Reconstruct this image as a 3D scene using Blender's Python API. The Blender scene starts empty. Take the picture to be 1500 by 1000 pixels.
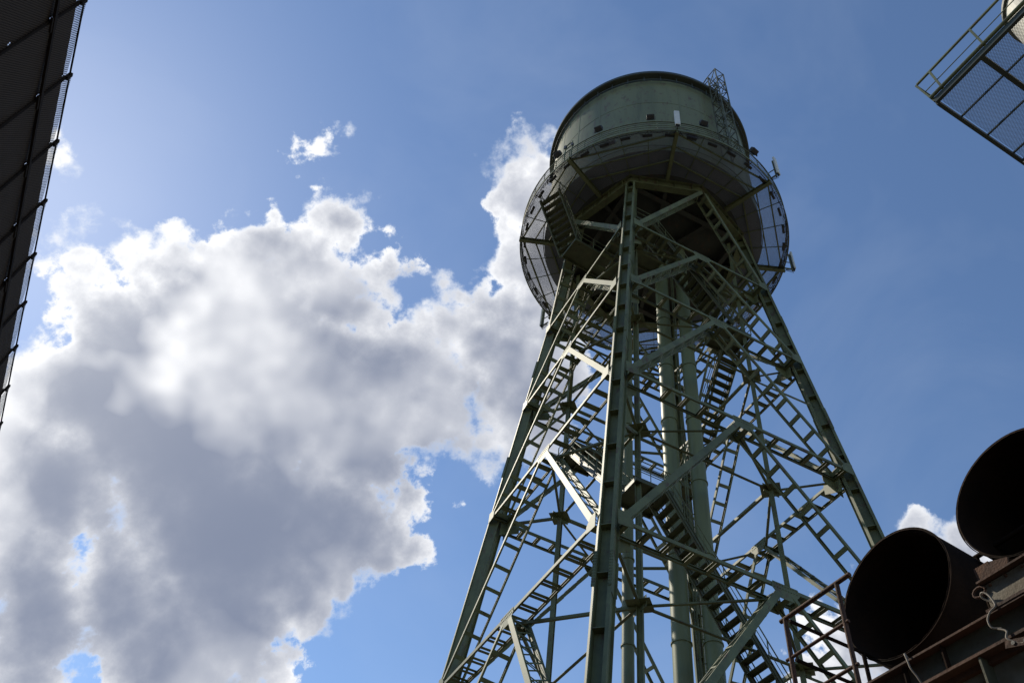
import bpy, bmesh, math, random
from mathutils import Vector, Matrix
R = math.radians
random.seed(7)
S = bpy.context.scene
COL = S.collection

# ------------------------------------------------------------------ camera
cam_d = bpy.data.cameras.new('camera'); cam = bpy.data.objects.new('camera', cam_d); COL.objects.link(cam)
cam_d.sensor_width = 36.0; cam_d.lens = 29.665; cam_d.clip_end = 3000; cam_d.clip_start = .05
_f = Vector((-0.16703446, 0.61534245, 0.77035911)); _r = Vector((0.98508936, 0.13681629, 0.10430849)); _u = Vector((0.04121224, -0.77629567, 0.62902033))
cam.matrix_world = Matrix(((_r.x, _u.x, -_f.x, 0.0), (_r.y, _u.y, -_f.y, -33.01), (_r.z, _u.z, -_f.z, 1.7), (0, 0, 0, 1)))
S.camera = cam

# ------------------------------------------------------------------ light
SUN_AZ, SUN_EL = -62.0, 44.0            # degrees, azimuth from +Y towards +X
SUN_V = Vector((math.sin(R(SUN_AZ)) * math.cos(R(SUN_EL)), math.cos(R(SUN_AZ)) * math.cos(R(SUN_EL)), math.sin(R(SUN_EL))))
sd = bpy.data.lights.new('sun', 'SUN'); sun = bpy.data.objects.new('sun', sd); COL.objects.link(sun)
sd.energy = 3.8; sd.angle = R(.53); sd.color = (1.0, .91, .74)
sun.rotation_euler = (-SUN_V).to_track_quat('-Z', 'Y').to_euler()
S.view_settings.view_transform = 'Standard'; S.view_settings.look = 'None'
S.view_settings.gamma = 1; S.view_settings.exposure = 0.0
S.cycles.use_denoising = True
S.cycles.max_bounces = 6; S.cycles.transparent_max_bounces = 24

# clouds: azimuth, elevation, angular radius (degrees) of the billows that make up each cloud
CLOUDS = [(-42.01,44.86,6.38),(-41.87,38.02,6.97),(-35.02,43.40,6.56),(-27.64,41.62,4.69),(-28.08,35.95,5.18),(-34.88,34.03,7.03),(-47.40,38.47,5.55),(-46.33,32.36,4.6),(-39.13,28.24,4.4),(-32.32,29.12,5.21),(-28.95,31.73,3.75),(-26.89,45.61,4.08),(-43.27,49.72,2.37),(-40.56,52.81,1.84),(-43.50,52.48,1.08),(-37.03,53.97,1.69),(-36.45,55.30,0.89),(-40.04,54.52,0.79),(-30.66,52.50,2.2),(-30.0,54.3,1.2),(-54.44,42.81,2.13),(-51.63,45.77,2.01),(-52.15,37.47,2.27),(-50.09,33.30,3.34),(-22.17,47.51,4.2),(-18.44,49.05,3.4),(-21.53,50.48,1.9),(-13.83,47.71,4.3),(-16.70,53.04,1.94),(-16.70,56.79,1.84),(-17.42,59.96,2.04),(-16.54,62.54,1.61),(-12.97,63.90,0.98),(-23.23,61.10,0.72),(-11.58,50.71,2.78),(-12.5,45.66,3.6),(-20.8,44.73,3.4),(-22.01,38.18,1.56),(-20.45,40.76,0.81),(-19.84,35.87,0.66),(-42.74,25.30,3.7),(-46.15,27.63,3.24),(-34.38,25.66,4.20),(-28.50,27.22,2.00),(-25.75,27.65,0.89),(-22.76,35.33,2.18),(-42.05,21.68,3.0),(-45.18,57.32,-0.25),(-42.24,58.90,0.18),(-61.16,47.64,0.5),(-17.74,38.72,0.63),(-15.40,41.50,0.91),(-25.23,52.71,0.37),(-55.34,46.04,0.5),(-50.54,48.76,0.4),(20.13,36.20,1.83),(22.12,35.43,2.23),(24.76,35.28,2.17),(17.53,35.61,1.16),(19.69,37.50,0.70),(12.89,31.21,2.31),(15.70,30.18,2.60),(10.13,29.11,1.53),(20.07,32.66,2.57),(-34.48,48.99,3.79),(-31.60,50.30,2.48),(-38.88,50.85,2.64),(-30.80,52.71,2.26),(-30.22,54.07,1.36),(-36.86,54.28,1.77),(-35.82,55.59,0.98),(-15.33,61.96,1.80),(-16.81,59.56,2.36),(-15.73,56.42,2.76),(-15.06,52.75,2.78),(-11.95,48.82,3.24),(-19.44,49.85,2.77),(-21.62,50.71,1.75),(-20.49,61.46,0.99)]

def direction(az, el):
    return Vector((math.sin(R(az)) * math.cos(R(el)), math.cos(R(az)) * math.cos(R(el)), math.sin(R(el))))

def cloud_group(detail, name):
    """density of the cloud field in a direction of the sky: > 0 inside a cloud, in radians of depth"""
    g = bpy.data.node_groups.new(name, 'ShaderNodeTree')
    g.interface.new_socket('Direction', in_out='INPUT', socket_type='NodeSocketVector')
    g.interface.new_socket('Density', in_out='OUTPUT', socket_type='NodeSocketFloat')
    N, L = g.nodes, g.links
    gi, go = N.new('NodeGroupInput'), N.new('NodeGroupOutput')
    # slow warp
    w = N.new('ShaderNodeTexNoise'); w.inputs['Scale'].default_value = 7; w.inputs['Detail'].default_value = 2
    L.new(gi.outputs[0], w.inputs['Vector'])
    ws = N.new('ShaderNodeVectorMath'); ws.operation = 'SUBTRACT'; L.new(w.outputs['Color'], ws.inputs[0]); ws.inputs[1].default_value = (.5, .5, .5)
    wm = N.new('ShaderNodeVectorMath'); wm.operation = 'MULTIPLY_ADD'; L.new(ws.outputs[0], wm.inputs[0]); wm.inputs[1].default_value = (.045,) * 3; L.new(gi.outputs[0], wm.inputs[2])
    last = None
    for az, el, rr in CLOUDS:
        if detail < 5 and rr < 2.2: continue
        d = N.new('ShaderNodeVectorMath'); d.operation = 'DISTANCE'; L.new(wm.outputs[0], d.inputs[0]); d.inputs[1].default_value = direction(az, el)
        s = N.new('ShaderNodeMath'); s.operation = 'SUBTRACT'; s.inputs[0].default_value = R(rr); L.new(d.outputs['Value'], s.inputs[1])
        if last is None: last = s
        else:
            m = N.new('ShaderNodeMath'); m.operation = 'SMOOTH_MAX'; L.new(last.outputs[0], m.inputs[0]); L.new(s.outputs[0], m.inputs[1]); m.inputs[2].default_value = .012
            last = m
    n = N.new('ShaderNodeTexNoise'); n.inputs['Scale'].default_value = 17; n.inputs['Detail'].default_value = detail; n.inputs['Roughness'].default_value = .63
    L.new(gi.outputs[0], n.inputs['Vector'])
    a = N.new('ShaderNodeMath'); a.operation = 'SUBTRACT'; L.new(n.outputs[0], a.inputs[0]); a.inputs[1].default_value = .5
    b = N.new('ShaderNodeMath'); b.operation = 'MULTIPLY_ADD'; L.new(a.outputs[0], b.inputs[0]); b.inputs[1].default_value = .15; L.new(last.outputs[0], b.inputs[2])
    # billows
    v = N.new('ShaderNodeTexVoronoi'); v.feature = 'F1'; v.inputs['Scale'].default_value = 42
    L.new(wm.outputs[0], v.inputs['Vector'])
    c = N.new('ShaderNodeMath'); c.operation = 'MULTIPLY_ADD'; L.new(v.outputs['Distance'], c.inputs[0]); c.inputs[1].default_value = -.022; L.new(b.outputs[0], c.inputs[2])
    e = N.new('ShaderNodeMath'); e.operation = 'ADD'; L.new(c.outputs[0], e.inputs[0]); e.inputs[1].default_value = .013
    L.new(e.outputs[0], go.inputs[0])
    return g

def build_world():
    w = bpy.data.worlds.new('World'); S.world = w; w.use_nodes = True
    N, L = w.node_tree.nodes, w.node_tree.links; N.clear()
    out = N.new('ShaderNodeOutputWorld'); tc = N.new('ShaderNodeTexCoord')
    nrm = N.new('ShaderNodeVectorMath'); nrm.operation = 'NORMALIZE'; L.new(tc.outputs['Generated'], nrm.inputs[0])
    sky = N.new('ShaderNodeTexSky'); sky.sky_type = 'NISHITA'; sky.sun_disc = False
    sky.sun_elevation = R(SUN_EL); sky.sun_rotation = R(SUN_AZ); sky.air_density = 1.0; sky.dust_density = .15; sky.ozone_density = 3.6; sky.altitude = 60
    bs = N.new('ShaderNodeBackground'); bs.inputs['Strength'].default_value = SKY_STRENGTH
    hs = N.new('ShaderNodeHueSaturation'); hs.inputs['Saturation'].default_value = 1.02; L.new(sky.outputs[0], hs.inputs['Color']); L.new(hs.outputs[0], bs.inputs[0])
    fine, coarse = cloud_group(9, 'cloud density fine'), cloud_group(2, 'cloud density coarse')
    def dens(grp, k):
        o = N.new('ShaderNodeGroup'); o.node_tree = grp
        if k:
            ad = N.new('ShaderNodeVectorMath'); ad.operation = 'MULTIPLY_ADD'; ad.inputs[0].default_value = SUN_V; ad.inputs[1].default_value = (k, k, k); L.new(nrm.outputs[0], ad.inputs[2])
            n2 = N.new('ShaderNodeVectorMath'); n2.operation = 'NORMALIZE'; L.new(ad.outputs[0], n2.inputs[0]); L.new(n2.outputs[0], o.inputs[0])
        else: L.new(nrm.outputs[0], o.inputs[0])
        return o
    def M(op, a, b=None, c=None, clamp=False):
        m = N.new('ShaderNodeMath'); m.operation = op; m.use_clamp = clamp
        for i, x in enumerate((a, b, c)):
            if x is None: continue
            if isinstance(x, (int, float)): m.inputs[i].default_value = x
            else: L.new(x, m.inputs[i])
        return m.outputs[0]
    d0 = dens(fine, 0).outputs[0]; d1 = dens(coarse, .07).outputs[0]
    # cover
    cov = N.new('ShaderNodeMapRange'); cov.interpolation_type = 'SMOOTHSTEP'
    sn = N.new('ShaderNodeTexNoise'); sn.inputs['Scale'].default_value = 11; sn.inputs['Detail'].default_value = 2; L.new(nrm.outputs[0], sn.inputs['Vector'])
    soft = N.new('ShaderNodeMapRange'); L.new(sn.outputs[0], soft.inputs['Value']); soft.inputs['From Min'].default_value = .46; soft.inputs['From Max'].default_value = .66; soft.inputs['To Min'].default_value = .013; soft.inputs['To Max'].default_value = .038
    L.new(M('DIVIDE', M('ADD', d0, .006), soft.outputs[0]), cov.inputs['Value'])
    # light that reaches the side we see: what the sun's ray has to cross
    t0 = M('MAXIMUM', d0, 0.0); t1 = M('MAXIMUM', d1, 0.0)
    tau = M('ADD', M('MULTIPLY', t0, 26.0), M('MULTIPLY', t1, 20.0))
    tr = M('EXPONENT', M('MULTIPLY', tau, -1.0))
    # patches of thinner cloud
    pn = N.new('ShaderNodeTexNoise'); pn.inputs['Scale'].default_value = 6.5; pn.inputs['Detail'].default_value = 3; pn.inputs['Roughness'].default_value = .5; L.new(nrm.outputs[0], pn.inputs['Vector'])
    pm = N.new('ShaderNodeMapRange'); L.new(pn.outputs[0], pm.inputs['Value']); pm.inputs['From Min'].default_value = .47; pm.inputs['From Max'].default_value = .70; pm.inputs['To Max'].default_value = 1.0
    # forward scattering round the sun
    dp = N.new('ShaderNodeVectorMath'); dp.operation = 'DOT_PRODUCT'; L.new(nrm.outputs[0], dp.inputs[0]); dp.inputs[1].default_value = SUN_V
    fw = M('POWER', M('MAXIMUM', dp.outputs['Value'], 0.0), 30.0)
    lit = M('ADD', tr, M('MULTIPLY', pm.outputs[0], M('ADD', M('MULTIPLY', fw, 1.5), .42)), None, True)
    lit = M('ADD', lit, M('MULTIPLY', fw, .36), None, True)
    mx = N.new('ShaderNodeMix'); mx.data_type = 'RGBA'; L.new(lit, mx.inputs[0])
    mx.inputs[6].default_value = (.225, .265, .375, 1); mx.inputs[7].default_value = (1.02, 1.03, 1.06, 1)
    bc = N.new('ShaderNodeBackground'); L.new(mx.outputs[2], bc.inputs[0]); bc.inputs['Strength'].default_value = CLOUD_STRENGTH
    # thin high veil
    vn = N.new('ShaderNodeTexNoise'); vn.inputs['Scale'].default_value = 3.2; vn.inputs['Detail'].default_value = 5; vn.inputs['Roughness'].default_value = .55; vn.inputs['Distortion'].default_value = .6; L.new(nrm.outputs[0], vn.inputs['Vector'])
    vm = N.new('ShaderNodeMapRange'); L.new(vn.outputs[0], vm.inputs['Value']); vm.inputs['From Min'].default_value = .47; vm.inputs['From Max'].default_value = .75; vm.inputs['To Max'].default_value = .09
    veil = M('ADD', vm.outputs[0], M('MULTIPLY', fw, .16))
    covt = M('SUBTRACT', 1.0, M('MULTIPLY', M('SUBTRACT', 1.0, cov.outputs[0]), M('SUBTRACT', 1.0, veil, None, True)))
    # veil is white, cloud is lit colour
    vcol = N.new('ShaderNodeMix'); vcol.data_type = 'RGBA'; L.new(cov.outputs[0], vcol.inputs[0]); vcol.inputs[6].default_value = (.80, .88, 1.0, 1); L.new(mx.outputs[2], vcol.inputs[7]); L.new(vcol.outputs[2], bc.inputs[0])
    ms = N.new('ShaderNodeMixShader'); L.new(covt, ms.inputs[0]); L.new(bs.outputs[0], ms.inputs[1]); L.new(bc.outputs[0], ms.inputs[2])
    L.new(ms.outputs[0], out.inputs[0])
SKY_STRENGTH = .148
CLOUD_STRENGTH = 1.0
build_world()

# ------------------------------------------------------------------ materials
def new_mat(name):
    m = bpy.data.materials.new(name); m.use_nodes = True
    nt = m.node_tree; b = nt.nodes['Principled BSDF']
    return m, nt.nodes, nt.links, b
def paint(name, col, col2, rough=.5, scale=1.2, metallic=0.0, streak=False, bump=.15, lo=.4, hi=.68, rust=None, stain=0.0):
    m, N, L, b = new_mat(name)
    tc = N.new('ShaderNodeTexCoord'); mp = N.new('ShaderNodeMapping'); L.new(tc.outputs['Object'], mp.inputs[0])
    if streak: mp.inputs['Scale'].default_value = (1, 1, .16)
    n = N.new('ShaderNodeTexNoise'); n.inputs['Scale'].default_value = scale; n.inputs['Detail'].default_value = 7; n.inputs['Roughness'].default_value = .62; L.new(mp.outputs[0], n.inputs['Vector'])
    r = N.new('ShaderNodeMapRange'); L.new(n.outputs[0], r.inputs['Value']); r.inputs['From Min'].default_value = lo; r.inputs['From Max'].default_value = hi
    mx = N.new('ShaderNodeMix'); mx.data_type = 'RGBA'; L.new(r.outputs[0], mx.inputs[0]); mx.inputs[6].default_value = (*col, 1); mx.inputs[7].default_value = (*col2, 1)
    col_out = mx.outputs[2]
    def over(c, c3, src_scale, map_scale, f0, f1, amt):
        m3 = N.new('ShaderNodeMapping'); L.new(tc.outputs['Object'], m3.inputs[0]); m3.inputs['Scale'].default_value = map_scale
        n3 = N.new('ShaderNodeTexNoise'); n3.inputs['Scale'].default_value = src_scale; n3.inputs['Detail'].default_value = 8; n3.inputs['Roughness'].default_value = .68; L.new(m3.outputs[0], n3.inputs['Vector'])
        r3 = N.new('ShaderNodeMapRange'); L.new(n3.outputs[0], r3.inputs['Value']); r3.inputs['From Min'].default_value = f0; r3.inputs['From Max'].default_value = f1; r3.inputs['To Max'].default_value = amt
        k3 = N.new('ShaderNodeMix'); k3.data_type = 'RGBA'; L.new(r3.outputs[0], k3.inputs[0]); L.new(c, k3.inputs[6]); k3.inputs[7].default_value = (*c3, 1)
        return k3.outputs[2]
    if stain: col_out = over(col_out, tuple(x * .35 for x in col2), 1.3, (1, 1, .10), .52, .72, stain)
    if rust: col_out = over(col_out, rust, 2.6, (1, 1, .55), .555, .65, .85)
    L.new(col_out, b.inputs['Base Color'])
    b.inputs['Roughness'].default_value = rough; b.inputs['Metallic'].default_value = metallic
    if bump:
        n2 = N.new('ShaderNodeTexNoise'); n2.inputs['Scale'].default_value = scale * 14; n2.inputs['Detail'].default_value = 4; L.new(tc.outputs['Object'], n2.inputs['Vector'])
        bp = N.new('ShaderNodeBump'); bp.inputs['Strength'].default_value = bump; bp.inputs['Distance'].default_value = .01; L.new(n2.outputs[0], bp.inputs['Height']); L.new(bp.outputs[0], b.inputs['Normal'])
    return m
def grid_mat(name, col, pitch, solid, axes='xy', extra=.0):
    """open grating: bars of `solid` fraction at `pitch` in object space, holes between them"""
    m, N, L, b = new_mat(name)
    b.inputs['Base Color'].default_value = (*col, 1); b.inputs['Roughness'].default_value = .6
    tc = N.new('ShaderNodeTexCoord'); sp = N.new('ShaderNodeSeparateXYZ'); L.new(tc.outputs['Object'], sp.inputs[0])
    def bars(o, p, s):
        k = N.new('ShaderNodeMath'); k.operation = 'MULTIPLY'; L.new(o, k.inputs[0]); k.inputs[1].default_value = 1 / p
        f = N.new('ShaderNodeMath'); f.operation = 'FRACT'; L.new(k.outputs[0], f.inputs[0])
        t = N.new('ShaderNodeMath'); t.operation = 'LESS_THAN'; L.new(f.outputs[0], t.inputs[0]); t.inputs[1].default_value = s
        return t.outputs[0]
    a = bars(sp.outputs['XYZ'.index(axes[0].upper())], pitch, solid); c = bars(sp.outputs['XYZ'.index(axes[1].upper())], pitch * (1 + extra), solid)
    mx = N.new('ShaderNodeMath'); mx.operation = 'MAXIMUM'; L.new(a, mx.inputs[0]); L.new(c, mx.inputs[1])
    tr = N.new('ShaderNodeBsdfTransparent'); ms = N.new('ShaderNodeMixShader'); L.new(mx.outputs[0], ms.inputs[0]); L.new(tr.outputs[0], ms.inputs[1]); L.new(b.outputs[0], ms.inputs[2])
    L.new(ms.outputs[0], N['Material Output'].inputs[0])
    return m
def perforated(name, col, pitch, hole):
    """sheet with round holes in a staggered grid, in the object's own X/Z"""
    m, N, L, b = new_mat(name)
    b.inputs['Base Color'].default_value = (*col, 1); b.inputs['Roughness'].default_value = .85
    tc = N.new('ShaderNodeTexCoord'); sp = N.new('ShaderNodeSeparateXYZ'); L.new(tc.outputs['Object'], sp.inputs[0])
    def M(op, a, c=None):
        n = N.new('ShaderNodeMath'); n.operation = op
        for i, x in enumerate((a, c)):
            if x is None: continue
            if isinstance(x, (int, float)): n.inputs[i].default_value = x
            else: L.new(x, n.inputs[i])
        return n.outputs[0]
    def holes(off):
        u = M('SUBTRACT', M('FRACT', M('ADD', M('MULTIPLY', sp.outputs[0], 1 / pitch), off)), .5)
        v = M('SUBTRACT', M('FRACT', M('ADD', M('MULTIPLY', sp.outputs[2], 1 / (pitch * 1.732)), off)), .5)
        v = M('MULTIPLY', v, 1.732)
        return M('SQRT', M('ADD', M('MULTIPLY', u, u), M('MULTIPLY', v, v)))
    d = M('MINIMUM', holes(0.0), holes(.5))
    s = M('GREATER_THAN', d, hole)
    tr = N.new('ShaderNodeBsdfTransparent'); ms = N.new('ShaderNodeMixShader'); L.new(s, ms.inputs[0]); L.new(tr.outputs[0], ms.inputs[1]); L.new(b.outputs[0], ms.inputs[2])
    L.new(ms.outputs[0], N['Material Output'].inputs[0])
    return m
M_STEEL = paint('green steel paint', (.130, .146, .066), (.072, .082, .038), .58, .9, rust=(.085, .05, .028))
M_STAIR = paint('stair steel paint', (.08, .088, .042), (.045, .05, .026), .55, 1.4, rust=(.06, .036, .022))
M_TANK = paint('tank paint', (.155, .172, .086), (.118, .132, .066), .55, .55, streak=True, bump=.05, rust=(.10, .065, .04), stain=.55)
M_RIM = paint('rim paint with shade', (.038, .048, .034), (.025, .03, .023), .5, .8)  # shade under the eave is put into this dark colour; other steel shares it
M_PIPE = paint('standpipe paint', (.160, .185, .092), (.115, .132, .068), .5, .8, streak=True, bump=.05, stain=.5)
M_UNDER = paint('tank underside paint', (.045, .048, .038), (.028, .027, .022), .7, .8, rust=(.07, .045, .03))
M_GRATE = grid_mat('gallery grating', (.15, .16, .20), .034, .41, 'xy', .0)
M_DECK = grid_mat('deck grating', (.22, .23, .23), .04, .26, 'xy', .0)
M_DARK = paint('black housing', (.03, .03, .032), (.02, .02, .022), .5, 3)
M_WHITE = paint('antenna shell', (.62, .63, .60), (.5, .5, .47), .45, 2, bump=0)
M_RUST = paint('rusty steel', (.105, .048, .028), (.045, .026, .019), .85, 2.2, bump=.6)
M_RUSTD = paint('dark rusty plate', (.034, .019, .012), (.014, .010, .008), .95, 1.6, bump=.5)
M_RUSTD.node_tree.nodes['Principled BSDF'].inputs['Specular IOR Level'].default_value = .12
M_RUSTO = paint('orange rust', (.13, .060, .032), (.06, .032, .021), .9, 3.5, bump=.7)
M_GIRD = paint('weathered green girder', (.085, .085, .055), (.075, .045, .028), .8, 2.0, bump=.5, lo=.42, hi=.6)
M_GREYP = paint('stained grey plate', (.22, .20, .155), (.12, .085, .05), .75, 3.0, bump=.4)
M_CABLE = paint('pale cable jacket', (.26, .22, .17), (.15, .12, .09), .6, 6, bump=0)
M_SHEET = paint('dark facade sheet', (.030, .020, .014), (.018, .012, .009), .95, 1.2, bump=.1)
M_SCREEN = perforated('perforated screen', (.088, .060, .042), .05, .36)
M_SCREENT = perforated('perforated screen top', (.04, .036, .033), .05, .34)
M_CREAM = paint('cream vessel paint', (.52, .49, .41), (.44, .41, .33), .5, 1.2)
M_GROUND = paint('gravel', (.16, .138, .10), (.10, .09, .07), .95, 1.6, bump=.8)
M_CONC = paint('concrete', (.30, .29, .27), (.22, .21, .19), .9, 1.5, bump=.4)

for m_ in (M_SHEET, M_SCREEN, M_SCREENT): m_.node_tree.nodes['Principled BSDF'].inputs['Specular IOR Level'].default_value = .15

# ------------------------------------------------------------------ helpers
class MB:
    def __init__(s): s.v, s.f, s.sm = [], [], []
    def add(s, vs, fs, smooth=False):
        o = len(s.v); s.v += [tuple(x) for x in vs]; s.f += [tuple(i + o for i in f) for f in fs]; s.sm += [smooth] * len(fs)
    def box(s, c, ax, ay, az, sx, sy, sz):
        c = Vector(c); ax, ay, az = Vector(ax) * sx / 2, Vector(ay) * sy / 2, Vector(az) * sz / 2
        vs = [c + ax * i + ay * j + az * k for k in (-1, 1) for j in (-1, 1) for i in (-1, 1)]
        s.add(vs, [(0, 2, 3, 1), (4, 5, 7, 6), (0, 1, 5, 4), (2, 6, 7, 3), (0, 4, 6, 2), (1, 3, 7, 5)])
    def bar(s, p, q, w, h, up=(0, 0, 1)):
        p, q = Vector(p), Vector(q); d = (q - p); ln = d.length
        if ln < 1e-6: return
        d /= ln; up = Vector(up); x = d.cross(up)
        if x.length < 1e-4: x = d.cross(Vector((1, 0, 0)))
        x.normalize(); y = x.cross(d).normalized()
        s.box((p + q) / 2, d, x, y, ln, w, h)
    def tube(s, pts, r, n=8, cap=True, r2=None):
        pts = [Vector(p) for p in pts]; rings = []; ref = None
        for i, p in enumerate(pts):
            t = (pts[min(i + 1, len(pts) - 1)] - pts[max(i - 1, 0)]).normalized()
            if ref is None:
                ref = t.cross(Vector((0, 0, 1)))
                if ref.length < 1e-3: ref = Vector((1, 0, 0))
            ref = (ref - t * ref.dot(t)).normalized(); b = t.cross(ref)
            rr = r if r2 is None else r + (r2 - r) * i / (len(pts) - 1)
            rings.append([p + (ref * math.cos(2 * math.pi * k / n) + b * math.sin(2 * math.pi * k / n)) * rr for k in range(n)])
        vs = [v for g in rings for v in g]; fs = []
        for i in range(len(rings) - 1):
            for k in range(n): fs.append((i * n + k, i * n + (k + 1) % n, (i + 1) * n + (k + 1) % n, (i + 1) * n + k))
        s.add(vs, fs, True)
        if cap: s.add(rings[0], [tuple(range(n))[::-1]]); s.add(rings[-1], [tuple(range(n))])
    def lathe(s, prof, n=96, a0=0, a1=2 * math.pi, smooth=True):
        full = abs(a1 - a0 - 2 * math.pi) < 1e-6; m = n if full else n + 1
        vs = [(r * math.cos(a0 + (a1 - a0) * k / n), r * math.sin(a0 + (a1 - a0) * k / n), z) for r, z in prof for k in range(m)]
        fs = []
        for i in range(len(prof) - 1):
            for k in range(n):
                k2 = (k + 1) % m; fs.append((i * m + k, i * m + k2, (i + 1) * m + k2, (i + 1) * m + k))
        s.add(vs, fs, smooth)
    def ringbar(s, r, z, w, h, n=96):
        s.lathe([(r - w / 2, z - h / 2), (r + w / 2, z - h / 2), (r + w / 2, z + h / 2), (r - w / 2, z + h / 2), (r - w / 2, z - h / 2)], n, smooth=False)
    def build(s, name, mat, parent=None, bevel=0):
        me = bpy.data.meshes.new(name); me.from_pydata(s.v, [], s.f); me.update()
        me.polygons.foreach_set('use_smooth', s.sm)
        me.materials.append(mat); o = bpy.data.objects.new(name, me); COL.objects.link(o)
        if parent: o.parent = parent
        if bevel:
            b = o.modifiers.new('bevel', 'BEVEL'); b.width = bevel; b.segments = 1; b.limit_method = 'ANGLE'
        return o
def tag(o, label=None, cat=None, group=None, kind=None):
    if label: o['label'] = label
    if cat: o['category'] = cat
    if group: o['group'] = group
    if kind: o['kind'] = kind
    return o
def empty(name, label, cat, group=None, loc=(0, 0, 0)):
    o = bpy.data.objects.new(name, None); COL.objects.link(o); o.location = loc
    return tag(o, label, cat, group)

# ------------------------------------------------------------------ ground
g = MB(); n = 24
for i in range(n):
    for j in range(n):
        x0, y0 = -600 + 1200 * i / n, -600 + 1200 * j / n; q = 1200 / n
        g.add([(x0, y0, 0), (x0 + q, y0, 0), (x0 + q, y0 + q, 0), (x0, y0 + q, 0)], [(0, 1, 2, 3)])
tag(g.build('ground', M_GROUND), kind='structure')

# ------------------------------------------------------------------ water tower
TH = -0.18537915
A0 = TH - math.pi / 2
EX = Vector((math.cos(A0), math.sin(A0), 0)); EY = Vector((-math.sin(A0), math.cos(A0), 0)); EZ = Vector((0, 0, 1))
def P(r, s, z): return EX * r + EY * s + EZ * z          # tower frame: r towards the front leg, s towards the right leg
def pol(r, deg, z): return P(r * math.cos(R(deg)), r * math.sin(R(deg)), z)
R0, KT = 12.6063, .128622
def half(z): return R0 - KT * z
ZT = 51.4
LV = [45.0, 37.91, 29.71, 20.47, 10.3, 0.35]
def corner(i, z): return pol(half(z), 90 * i, z)
tower = empty('water_tower', 'tall green steel lattice water tower with a big round tank on top', 'water tower')

def hsec(mb, p, q, sep, dep, t, e_sep, e_dep, lip=.1, web=0.0, slant=False):
    """H section from p to q: two flange plates parted along e_sep, a web between, small lips along the plate edges"""
    d = (q - p).normalized(); es = (e_sep - d * e_sep.dot(d)).normalized(); ed = d.cross(es); ed = ed if ed.dot(e_dep) > 0 else -ed
    ln = (q - p).length; c = (p + q) / 2
    for s in (-1, 1):
        mb.box(c + es * s * sep / 2, d, es, ed, ln, t, dep)
        for k in (-1, 1):
            if lip and slant and s * k < 0 and k * ed.dot(EX) > 0:   # outer left lip, its slant added so the sun lights it
                a_ = (es * s - ed * k).normalized(); mb.box(c + es * s * (sep / 2 + .05) + ed * k * (dep / 2 - .04), d, a_, d.cross(a_), ln, .14, t)
            elif lip: mb.box(c + es * s * (sep / 2 + t / 2 + lip / 2) + ed * k * (dep / 2 - t / 2), d, es, ed, ln, lip, t)
    mb.box(c + ed * web, d, es, ed, ln, sep - t, t)
    return d, es, ed

for i in range(4):
    mb = MB(); p, q = corner(i, 0.0), corner(i, ZT)
    d, es, ed = hsec(mb, p, q, .43, .64, .035, EY, EX, .085, .27 if i == 3 else 0.0, True)
    z = 3.0
    while z < 50.5:                                       # diaphragm plates in the trough
        c = corner(i, z)
        for k in ((1,) if i == 0 else () if i == 3 else (1, -1)):
            mb.box(c + ed * k * .155, d, es, ed, .03, .39, .28)
        z += 2.15
    # splice plates with rivet heads
    for zs in (18.2, 33.4, 41.4):
        c = corner(i, zs)
        for s in (-1, 1):
            mb.box(c + es * s * .245, d, es, ed, 1.5, .022, .60)
            for k in (-1, 1):
                o = c + es * s * (.215 + .0175 + .045) + ed * k * (.32 + .014)
                mb.box(o, d, es, ed, 1.5, .12, .024)
                if i in (0, 1):
                    for u in range(12):
                        for w in (-.04, .04):
                            mb.box(o + d * (-.68 + u * .124) + es * w + ed * k * .018, d, es, ed, .038, .038, .022)
    # gusset plates to the two faces, and the base
    for zl in LV[:5]:
        c = corner(i, zl)
        for j in (i, i - 1):
            t = (corner((j + 1) % 4, zl) - corner(j % 4, zl)).normalized(); t = t if j == i else -t
            nn = t.cross(EZ).normalized(); nn = nn if nn.dot(c) > 0 else -nn
            for k in (.455, -.47):
                sh = ((.1, .42), (.45, .40), (.72, .12), (.72, -.16), (.45, -.20), (.1, -.22)) if k > 0 else ((.1, .55), (.62, .5), (1.15, .12), (1.15, -.38), (.75, -.6), (.1, -.9))
                vs = [c + nn * k + t * a + EZ * b for a, b in sh]
                vs2 = [v + nn * .02 for v in vs]; m_ = len(vs)
                mb.add(vs + vs2, [tuple(range(m_)), tuple(range(2 * m_ - 1, m_ - 1, -1))] + [(a, (a + 1) % m_, m_ + (a + 1) % m_, m_ + a) for a in range(m_)])
    mb.box(P(0, 0, .2) + pol(half(0), 90 * i, 0), EX, EY, EZ, 2.2, 2.2, .4)
    mb.build('leg', M_STEEL, tower)

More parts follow.
